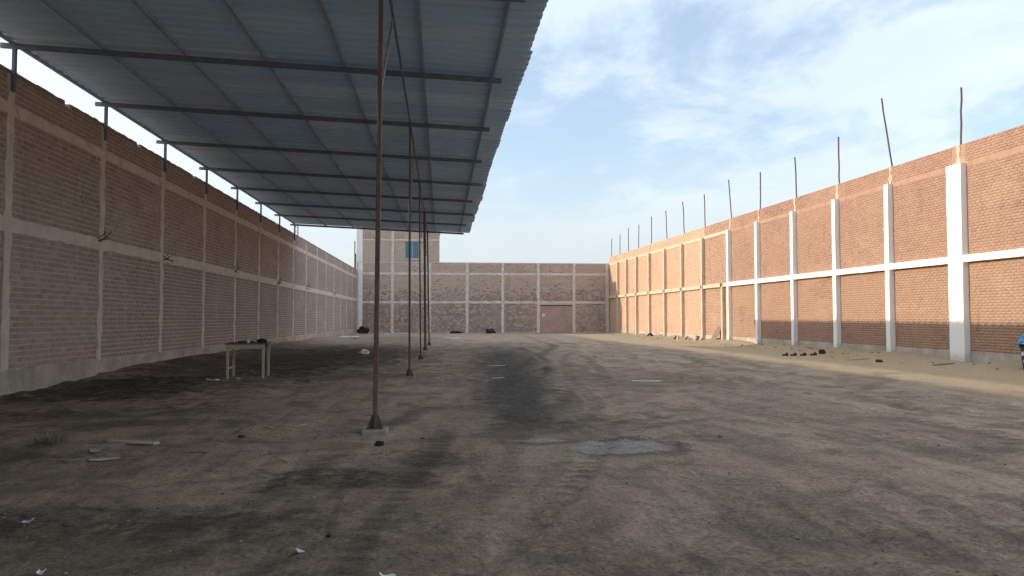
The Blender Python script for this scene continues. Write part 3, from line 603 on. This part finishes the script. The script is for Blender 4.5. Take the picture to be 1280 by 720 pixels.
for (x0, x1, z0, z1) in ((-4.05, -2.45, 8.13, 8.22), (-4.05, -2.45, 9.97, 10.06), (-4.05, -3.96, 8.22, 9.97), (-2.54, -2.45, 8.22, 9.97), (-3.28, -3.20, 8.22, 9.97)): mb.box(x0, x1, 84.14, 84.20, z0, z1)
bpy.data.objects.remove(win); win = mb.build('window', 'frame', None); keep(win, tb)
for x0, x1 in ((-3.96, -3.28), (-3.20, -2.54)):
    mb = MB(); mb.box(x0+0.001, x1-0.001, 84.165, 84.175, 8.221, 9.969); o = mb.build('pane', 'glass', None); o.parent = win

# ------------------------------------------------------------------ steel canopy
can = empty('steel_canopy', (-4, 20, 0)); tag(can, 'steel canopy roof of corrugated sheets on thin red brown posts', 'canopy')
XL, XR = -9.30, 1.80; ZL, ZR = 7.58, 7.10
def roofz(x): return ZL + (ZR-ZL)*(x-XL)/(XR-XL)
Y0, Y1 = -7.0, 48.75
def sheet_mesh(x0, x1):
    prof = []; pitch = 0.372; n = 3
    for k in range(n): prof += [(k*pitch, 0.0), (k*pitch+0.20, 0.0), (k*pitch+0.235, 0.052), (k*pitch+0.33, 0.052), (k*pitch+0.365, 0.0)]
    prof += [(n*pitch, 0.0), (n*pitch+0.04, 0.0)]
    nxs = 5; V = []; Fc = []
    for layer in (0, 0.003):
        for i in range(nxs):
            t = i/(nxs-1); x = x0+(x1-x0)*t
            for (py, pz) in prof: V.append((x, py, roofz(x)+pz+layer+0.004*math.sin(t*9+py*5)))
    npf = len(prof); st = nxs*npf
    for i in range(nxs-1):
        for k in range(npf-1):
            a = i*npf+k; Fc.append((a, a+1, a+npf+1, a+npf)); Fc.append((st+a, st+a+npf, st+a+npf+1, st+a+1))
    for k in range(npf-1):
        a = k; Fc.append((a, st+a, st+a+1, a+1)); a = (nxs-1)*npf+k; Fc.append((a, a+1, st+a+1, st+a))
    for i in range(nxs-1):
        a = i*npf; Fc.append((a, a+npf, st+a+npf, st+a)); a = i*npf+npf-1; Fc.append((a, st+a, st+a+npf, a+npf))
    me = bpy.data.meshes.new('roof_sheet'); me.from_pydata(V, [], Fc); me.materials.append(M['sheet']); return me
rows = ((XL, -3.60), (-3.90, XR)); sm = [sheet_mesh(*r) for r in rows]
y = Y0; k = 0
while y < Y1-0.5:
    for j in (0, 1):
        o = bpy.data.objects.new('roof_sheet', sm[j]); COL.objects.link(o); o.parent = can
        dx = random.uniform(-0.022, 0.022) + (0.018*math.sin(k*1.9)+0.03*math.sin(k*0.37) if j else 0)
        o.location = Vector((dx, y, (k % 2)*0.004 - j*0.006)) - can.location
        o.rotation_euler = (0, 0, random.uniform(-0.002, 0.002))
    y += 1.116; k += 1
YEND = y
RAF = [17.0+4.47*k for k in range(-5, 8)]
for i, yy in enumerate(RAF):
    xr = 1.35 + (0.28 if i in (8, 10) else random.uniform(-0.06, 0.08)); mb = MB(); dz = 0.135
    mb.bar((XL-0.12, yy, roofz(XL)-dz), (xr, yy, roofz(xr)-dz), 0.07, 0.11); keep(mb.build('rafter', 'steel_dark', None), can)
    mb = MB(); mb.box(-9.172, -9.10, yy-0.036, yy+0.036, 6.45, roofz(-9.12)-0.19); pz = mb.build('wall_post', 'steel_dark', None); keep(pz, can)
for x in (-9.22, -7.30, -5.58, -3.87, -2.15, -0.42, 1.15):
    mb = MB(); mb.bar((x, Y0+0.05, roofz(x)-0.042), (x, YEND-0.02, roofz(x)-0.042), 0.05, 0.075); keep(mb.build('purlin', 'steel_blue', None), can)
PX = -0.88; zb = roofz(PX)-0.24
mb = MB(); mb.bar((PX, Y0, zb), (PX, 48.6, zb), 0.045, 0.06); keep(mb.build('post_line_beam', 'steel_dark', None), can)
POSTS = [(-0.93, 10.95, 0.066), (-0.86, 20.8, 0.056), (-0.80, 29.6, 0.056), (-0.80, 38.2, 0.11), (-0.74, 46.6, 0.085), (-0.95, 1.0-3.6, 0.1)]
for i, (x, yy, w) in enumerate(POSTS):
    zg = gz(x, yy); pb = zg+0.085 if i == 0 else zg+0.03
    mb = MB(); h = w/2; tx = PX
    mb.hexa([(x-h, yy-h, pb), (x+h, yy-h, pb), (x+h, yy+h, pb), (x-h, yy+h, pb), (tx-h, yy-h, zb-0.03), (tx+h, yy-h, zb-0.03), (tx+h, yy+h, zb-0.03), (tx-h, yy+h, zb-0.03)])
    post = mb.build('post', 'steel_red', None, bevel=0.008); keep(post, can)
    mb = MB(); mb.box(x-0.115, x+0.115, yy-0.115, yy+0.115, pb-0.012, pb); mb.build('base_plate', 'steel_red', post)
    for (ux, uy) in ((1, 0), (-1, 0), (0, 1), (0, -1)):
        mb = MB(); t = 0.006; s = (-uy, ux); P8 = []
        tri = [(h, 0.001), (0.105, 0.001), (0.105, 0.015), (h+0.015, 0.175), (h, 0.175)]; A = []
        for sg in (-t, t): A += [(x+ux*r0+s[0]*sg, yy+uy*r0+s[1]*sg, pb+zz0) for r0, zz0 in tri]
        mb.v = A; mb.f = [(0,1,2,3,4), (9,8,7,6,5)] + [(k, (k+1) % 5, 5+(k+1) % 5, 5+k) for k in range(5)]
        mb.build('gusset', 'rust', post)
    for sx in (-1, 1):
        for sy in (-1, 1):
            mb = MB(); mb.tube([(x+sx*0.088, yy+sy*0.088, pb), (x+sx*0.088, yy+sy*0.088, pb+0.035)], 0.014, 6); mb.build('bolt', 'rust', post)
    mb = MB(); s_ = 0.18 if i == 0 else 0.16; mb.box(x-s_, x+s_, yy-s_, yy+s_, zg-0.25, pb-0.013); mb.build('footing', 'footing', post, bevel=0.02)
    if yy < 40:
        mb = MB(); mb.bar((x+0.02, yy+h, 4.75), (PX, yy+2.5, zb-0.05), 0.035, 0.05); mb.build('knee_brace', 'steel_pale', post)

# ------------------------------------------------------------------ workbench under the canopy
tx, ty = -5.12, 21.0; tz = gz(tx, ty)
tbl = empty('workbench', (tx, ty, tz)); tag(tbl, 'rough timber workbench with dark top standing on dark ground by the wall', 'table'); tbl.rotation_euler = (0, 0, 0.10)
mb = MB(); mb.box(-0.56, 0.50, -0.5, 0.55, 0.905, 0.935); mb.build('tabletop', 'table_top', tbl, 0.004)
for (lx, ly) in ((-0.49, -0.42), (0.40, -0.42), (-0.48, 0.47), (0.43, 0.47)):
    mb = MB(); mb.box(lx-0.031, lx+0.031, ly-0.031, ly+0.031, -0.06, 0.903)
    mb.build('leg', 'wood', tbl, 0.004)
for (a, b) in (((-0.53, -0.475), (0.44, -0.475)), ((-0.53, 0.525), (0.47, 0.525))):
    mb = MB(); mb.box(a[0], b[0], a[1]-0.014, a[1]+0.014, 0.79, 0.902); mb.build('apron', 'wood', tbl, 0.003)
mb = MB(); mb.box(-0.527, -0.501, -0.38, 0.44, 0.24, 0.29); mb.build('stretcher', 'wood', tbl, 0.003)
mb = MB(); mb.box(0.36, 0.66, 0.24, 0.46, 0.936, 0.956); mb.build('loose_board', 'wood', tbl, 0.003)

def lump(name, loc, size, mat, seed, sub=2, amp=0.28, rot=0.0):
    bm = bmesh.new(); bmesh.ops.create_icosphere(bm, subdivisions=sub, radius=0.5); r = random.Random(seed); ph = [r.uniform(0, 6) for _ in range(6)]
    for v in bm.verts:
        c_ = v.co; k = 1 + amp*(math.sin(c_.x*7+ph[0])*math.sin(c_.y*8+ph[1]) + 0.6*math.sin(c_.z*11+ph[2]+c_.x*5)) + r.uniform(-amp, amp)*0.35
        v.co = c_*k; v.co.z = max(v.co.z, -0.42); v.co.x *= size[0]; v.co.y *= size[1]; v.co.z = (v.co.z+0.42)*size[2]/0.9
    me = bpy.data.meshes.new(name); bm.to_mesh(me); bm.free(); me.materials.append(M[mat])
    o = bpy.data.objects.new(name, me); COL.objects.link(o); o.location = loc; o.rotation_euler = (0, 0, rot); return o
tag(lump('black_bag', (tx+0.28, ty+0.12, tz+0.935), (0.26, 0.2, 0.10), 'black', 3, 3, 0.15), 'crumpled black bag on the workbench top', 'bag')
tag(lump('rag', (tx-0.10, ty+0.05, tz+0.935), (0.5, 0.18, 0.05), 'table_top', 9, 3, 0.25), 'dark rag lying flat on the workbench top', 'rag')
mb = MB(); mb.tube([(0, 0, 0), (0, 0, 0.085)], [0.032, 0.042], 12); cup = mb.build('cup', 'paper', None); cup.location = (tx+0.03, ty-0.30, tz+0.936); tag(cup, 'small white cup on the workbench beside the black bag', 'cup')
for i, (x, yy, w, rr) in enumerate(((-5.95, 20.35, 0.22, 0.3), (-5.75, 20.2, 0.2, 1.0), (-6.1, 20.6, 0.16, 2.0), (-5.3, 20.6, 0.18, 0.5))):
    tag(lump('plaster_scrap', (x, yy, gz(x, yy)-0.01), (w, w*0.6, 0.05), 'pale_sheet', 30+i, 1, 0.3, rr), 'pale plaster scrap on the black ground at the feet of the workbench', 'scrap', 'plaster scraps by the workbench')

# ------------------------------------------------------------------ bin at the right wall
bx, by = 18.35, 22.15; bz = gz(bx, by)
bin_ = empty('rubbish_bin', (bx, by, bz)); tag(bin_, 'dark blue rubbish bin with a blue sack bulging over its rim', 'bin')
mb = MB(); mb.tube([(0, 0, 0.0), (0, 0, 0.03), (0, 0, 0.30), (0, 0, 0.32), (0, 0, 0.34), (0, 0, 0.66), (0, 0, 0.70), (0, 0, 0.72)], [0.24, 0.26, 0.29, 0.305, 0.29, 0.325, 0.36, 0.36], 24); mb.build('bucket', 'bin', bin_, smooth=False)
s = lump('sack', (0, 0, 0.66), (0.74, 0.70, 0.46), 'sack', 5, 3, 0.16); s.parent = bin_
for i, (a, z, w, hh) in enumerate(((3.1, 0.50, 0.10, 0.13), (3.5, 0.42, 0.13, 0.09), (3.9, 0.53, 0.10, 0.16), (3.3, 0.27, 0.14, 0.08), (3.75, 0.24, 0.1, 0.07), (4.3, 0.45, 0.12, 0.14), (4.6, 0.3, 0.1, 0.1), (4.15, 0.27, 0.12, 0.06))):
    mb = MB(); R = 0.345 if z > 0.34 else 0.322; pts_ = []
    for rr in (R-0.05, R-0.012):
        pts_ += [(math.cos(a+da)*rr, math.sin(a+da)*rr, z+dz) for da, dz in ((-w*1.4, -hh/2), (w*1.4, -hh/2*0.8), (w*1.1, hh/2), (-w*1.3, hh/2*0.9))]
    mb.hexa(pts_); mb.build('torn_label', 'paper', bin_)
for i, (a, z) in enumerate(((3.3, 0.84), (3.7, 0.92), (4.1, 0.84), (4.4, 0.95))):
    l = lump('white_scrap', (math.cos(a)*0.31, math.sin(a)*0.31, z-0.04), (0.14, 0.16, 0.10), 'paper', 40+i, 2, 0.3); l.parent = bin_

# ------------------------------------------------------------------ loose things on the ground
for i, (x, yy) in enumerate(((15.28, 32.7), (15.70, 32.75), (16.12, 32.7), (16.50, 32.5))):
    o = empty('charred_block', (x, yy, gz(x, yy)))
    tag(o, 'dark charred block in the row of four before the white columns', 'block', 'charred blocks in a row')
    mb = MB(); mb.box(-0.15, 0.10, -0.08, 0.08, -0.03, 0.075); mb.build('lower_half', 'char', o, 0.012)
    l = lump('upper_half', (0.05, 0, 0.04), (0.13, 0.13, 0.11), 'char', 60+i, 2, 0.22); l.parent = o
o = lump('dark_stone', (17.3, 33.3, gz(17.3, 33.3)-0.02), (0.30, 0.22, 0.26), 'char', 71, 2); tag(o, 'small dark pointed stone by the foot of a white column', 'stone')
o = lump('dark_stone', (16.6, 27.6, gz(16.6, 27.6)-0.02), (0.26, 0.2, 0.14), 'char', 72, 2); tag(o, 'dark round stone alone on the sandy strip', 'stone')
mb = MB(); mb.bar((0, 0, 0), (0.9, 0.2, 0.05), 0.09, 0.03); o = mb.build('wood_offcut', 'wood_grey', None); o.location = (16.7, 24.6, gz(16.9, 24.6)+0.02); tag(o, 'thin grey wood offcut lying before the broad white column', 'offcut')
mb = MB(); mb.bar((0, 0, 0), (1.3, 0.5, 0.03), 0.11, 0.03); o = mb.build('wood_offcut', 'wood', None); o.location = (15.9, 28.9, gz(16.4, 28.9)+0.02); tag(o, 'pale wood offcut beside the dark round stone', 'offcut')
mb = MB()
mb.hexa([(18.35, 50.9, -0.02), (18.38, 50.94, -0.02), (18.55, 50.3, -0.02), (18.52, 50.26, -0.02), (18.98, 51.0, 1.05), (19.01, 51.04, 1.05), (19.13, 50.4, 1.15), (19.10, 50.36, 1.15)])
tag(mb.build('leaning_board', 'wood_grey', None), 'grey board leaning on the brick wall beside the short column', 'board')
for i, (x, yy) in enumerate(((17.9, 52.6), (18.2, 53.1), (17.7, 53.5), (18.1, 55.0), (17.8, 56.2), (18.0, 57.4), (18.2, 52.0), (17.9, 63.8), (18.1, 64.9), (18.2, 66.0))):
    mb = MB(); mb.box(-0.15, 0.13, -0.09, 0.09, 0, 0.16); mb.box(-0.05, 0.20, -0.12, 0.04, 0.161, 0.29); o = mb.build('broken_brick', 'char' if i % 2 else 'concrete_tan', None, 0.015)
    o.location = (x, yy, gz(x, yy)-0.03); o.rotation_euler = (0.1, 0.05, random.uniform(0, 3)); tag(o, 'broken brick lying at the foot of the unpainted columns', 'brick', 'broken bricks at the sunlit wall')
for i, (x, yy, s_) in enumerate(((-8.3, 82.2, (1.1, 0.8, 0.75)),)): tag(lump('black_heap', (x, yy, gz(x, yy)-0.05), s_, 'black', 80+i, 3, 0.25), 'black rubbish heap in the corner of the two shaded walls', 'heap')
tag(lump('burnt_pile', (1.6, 82.6, gz(1.6, 82.6)-0.05), (1.3, 0.6, 0.32), 'black', 84, 3, 0.25), 'low burnt pile against the end wall below the canopy end', 'pile')
tag(lump('dry_bush', (5.3, 82.5, gz(5.3, 82.5)-0.05), (0.9, 0.6, 0.55), 'char', 85, 3, 0.35), 'dark dry clump against the end wall beside a pale column', 'clump')
def flat(name, x, yy, w, l, rot, mat, label, cat, group=None, t=0.006, curl=0.03, seed=0):
    r = random.Random(seed); mb = MB(); n = 5; V = []; zb_ = gz(x, yy)+0.012
    for lay in (0, t):
        for i in range(n):
            for j in range(3):
                u_, v_ = (i/(n-1)-0.5)*w, (j/2-0.5)*l; V.append((u_*(1+0.12*math.sin(j*2+seed)), v_*(1+0.15*math.sin(i*1.7+seed)), lay+curl*(abs(i-2)/2)**2*(0.4+0.6*math.sin(seed+i))**2))
    A = lambda L, i, j: L*n*3+i*3+j; fs = []
    for i in range(n-1):
        for j in range(2): fs += [(A(0,i,j), A(0,i,j+1), A(0,i+1,j+1), A(0,i+1,j)), (A(1,i,j), A(1,i+1,j), A(1,i+1,j+1), A(1,i,j+1))]
    for i in range(n-1):
        for j in (0, 2): fs.append((A(0,i,j), A(0,i+1,j), A(1,i+1,j), A(1,i,j)))
    for j in range(2):
        for i in (0, n-1): fs.append((A(0,i,j), A(0,i,j+1), A(1,i,j+1), A(1,i,j)))
    mb.v, mb.f = V, fs; o = mb.build(name, mat, None); o.location = (x, yy, zb_); o.rotation_euler = (0, 0, rot); return tag(o, label, cat, group)
flat('paper_scrap', -1.0, 5.5, 0.055, 0.085, 0.7, 'paper', 'small white paper scrap on the trodden earth', 'paper', 'white paper scraps on bare earth', seed=1)
flat('paper_scrap', -0.34, 4.98, 0.10, 0.03, 0.3, 'paper', 'small white paper scrap on the trodden earth', 'paper', 'white paper scraps on bare earth', seed=2)
flat('paper_scrap', -3.28, 6.46, 0.07, 0.06, 0.2, 'pale_sheet', 'small white paper scrap on the trodden earth', 'paper', 'white paper scraps on bare earth', seed=3)
flat('paper_scrap', -2.55, 5.2, 0.04, 0.06, 0.2, 'paper', 'small white paper scrap on the trodden earth', 'paper', 'white paper scraps on bare earth', seed=9)
flat('cardboard_piece', -4.19, 9.78, 0.14, 0.25, 0.4, 'pale_sheet', 'curled cardboard piece beside the split plank', 'cardboard', seed=4, curl=0.06)
flat('cardboard_strip', -3.84, 9.16, 0.30, 0.12, 0.1, 'pale_sheet', 'flat pale cardboard strip in front of the split plank', 'cardboard', seed=5)
flat('pale_strip', 5.35, 19.6, 0.75, 0.16, 0.05, 'paper', 'long white strip lying alone in the open yard', 'strip', seed=13)
flat('plastic_scrap', 1.5, 20.2, 0.35, 0.12, 0.4, 'pale_sheet', 'small pale plastic scrap on the coal black ground', 'plastic', seed=12)
flat('plastic_scrap', 1.9, 26.0, 0.6, 0.2, 0.2, 'pale_sheet', 'longer pale plastic scrap farther along the coal black ground', 'plastic', seed=17)
flat('pale_sheet', -7.6, 64.5, 1.5, 4.5, 0.1, 'pale_sheet', 'large pale sheet on the ground near the shaded wall end', 'sheet', seed=14, t=0.05)
flat('pale_sheet', -4.5, 76, 2.2, 1.6, 0.1, 'pale_sheet', 'pale sheet on the ground before the tall building', 'sheet', seed=15, t=0.04)
flat('pale_sheet', 0.8, 62, 1.4, 1.5, 0.1, 'pale_sheet', 'pale sheet on the ground beyond the last canopy post', 'sheet', seed=16, t=0.03)
tag(lump('white_rubble', (-3.4, 34.4, gz(-3.4, 34.4)-0.02), (0.42, 0.3, 0.24), 'paper', 90, 2, 0.3), 'whitish rubble lump under the canopy behind the first post', 'rubble')
mb = MB(); mb.hexa([(-0.36, -0.05, 0), (0.36, -0.07, 0), (0.38, 0.03, 0), (-0.38, 0.02, 0), (-0.40, -0.045, 0.03), (0.35, -0.06, 0.02), (0.36, 0.02, 0.035), (-0.36, 0.018, 0.03)])
o = mb.build('split_plank', 'wood', None, 0.004); o.location = (-3.95, 10.3, gz(-3.95, 10.3)+0.01); o.rotation_euler = (0, 0, -0.35); tag(o, 'short split plank lying on the earth under the canopy', 'plank')
tag(lump('coal_lump', (-0.79, 9.94, gz(-0.79, 9.94)-0.01), (0.12, 0.10, 0.07), 'black', 92, 2), 'black lump on the ground in front of the concrete footing', 'lump')
for i, (x, yy, s_, what) in enumerate(((-0.25, 10.4, 0.04, 'beside the concrete footing'), (3.7, 9.9, 0.045, 'beyond the damp patch'), (-0.85, 6.0, 0.04, 'near a white paper scrap'), (-2.7, 10.7, 0.07, 'on the paler earth under the canopy'), (5.4, 5.9, 0.06, 'on the open earth away from the canopy'))):
    tag(lump('earth_clod', (x, yy, gz(x, yy)-0.01), (s_*1.5, s_, s_*0.6), 'char', 100+i, 2, 0.3, i), 'small dark clod of earth ' + what, 'clod', 'dark clods on the yard floor')
for i in range(16):
    x, yy = -4.6+random.random()*4.0, 8.6+random.random()*3.2; a = random.uniform(0, 3.1); l = random.uniform(0.10, 0.32); r0 = random.uniform(0.006, 0.012); z0 = gz(x, yy)+0.012
    mb = MB(); mb.tube([(0, 0, 0), (math.cos(a)*l*0.5, math.sin(a)*l*0.5, 0.012), (math.cos(a+0.15)*l, math.sin(a+0.15)*l, 0.004)], [r0, r0*0.9, r0*0.6], 6)
    o = mb.build('stick', 'wood_grey' if i % 3 else 'wood', None); o.location = (x, yy, z0); tag(o, 'short dry stick on the pale earth around the split plank and footing', 'stick', 'dry sticks under the canopy')
# dry weed
wd = empty('dry_weed', (-4.96, 10.25, gz(-4.96, 10.25))); tag(wd, 'low dry weed growing from the earth under the canopy', 'weed')
bm = bmesh.new(); r = random.Random(5)
for k in range(150):
    a = r.uniform(0, 6.28); rad = r.random()**0.6*0.16; l = r.uniform(0.05, 0.14); t = r.uniform(0.2, 1.2); bx_, by_ = math.cos(a)*rad, math.sin(a)*rad
    d = Vector((math.cos(a)*math.sin(t), math.sin(a)*math.sin(t), math.cos(t)))*l; w = Vector((-math.sin(a), math.cos(a), 0))*0.008; p = Vector((bx_, by_, r.uniform(0, 0.04)))
    vs_ = [bm.verts.new(p-w), bm.verts.new(p+w), bm.verts.new(p+d*0.6+w*1.2), bm.verts.new(p+d)]; bm.faces.new(vs_)
me = bpy.data.meshes.new('leaves'); bm.to_mesh(me); bm.free(); me.materials.append(M['weed']); o = bpy.data.objects.new('leaves', me); COL.objects.link(o); o.parent = wd; o['kind'] = 'stuff'

# ------------------------------------------------------------------ lattice mast far beyond the left wall
mx_, my_ = -30.0, 160.0; mast = empty('lattice_mast', (mx_, my_, 0)); tag(mast, 'thin lattice mast rising far beyond the shaded wall', 'mast')
mb = MB(); hM = 22.0
cor = [(-0.35, -0.35), (0.35, -0.35), (0.35, 0.35), (-0.35, 0.35)]
for (a, b) in cor: mb.tube([(a, b, 0), (a, b, hM)], 0.06, 5)
mb.build('legs', 'steel_pale', mast); mb = MB()
for k in range(22):
    for i in range(4):
        (a, b), (c_, d) = cor[i], cor[(i+1) % 4]; mb.tube([(a, b, k), (c_, d, k+1)], 0.035, 4)
mb.build('lattice', 'steel_pale', mast)
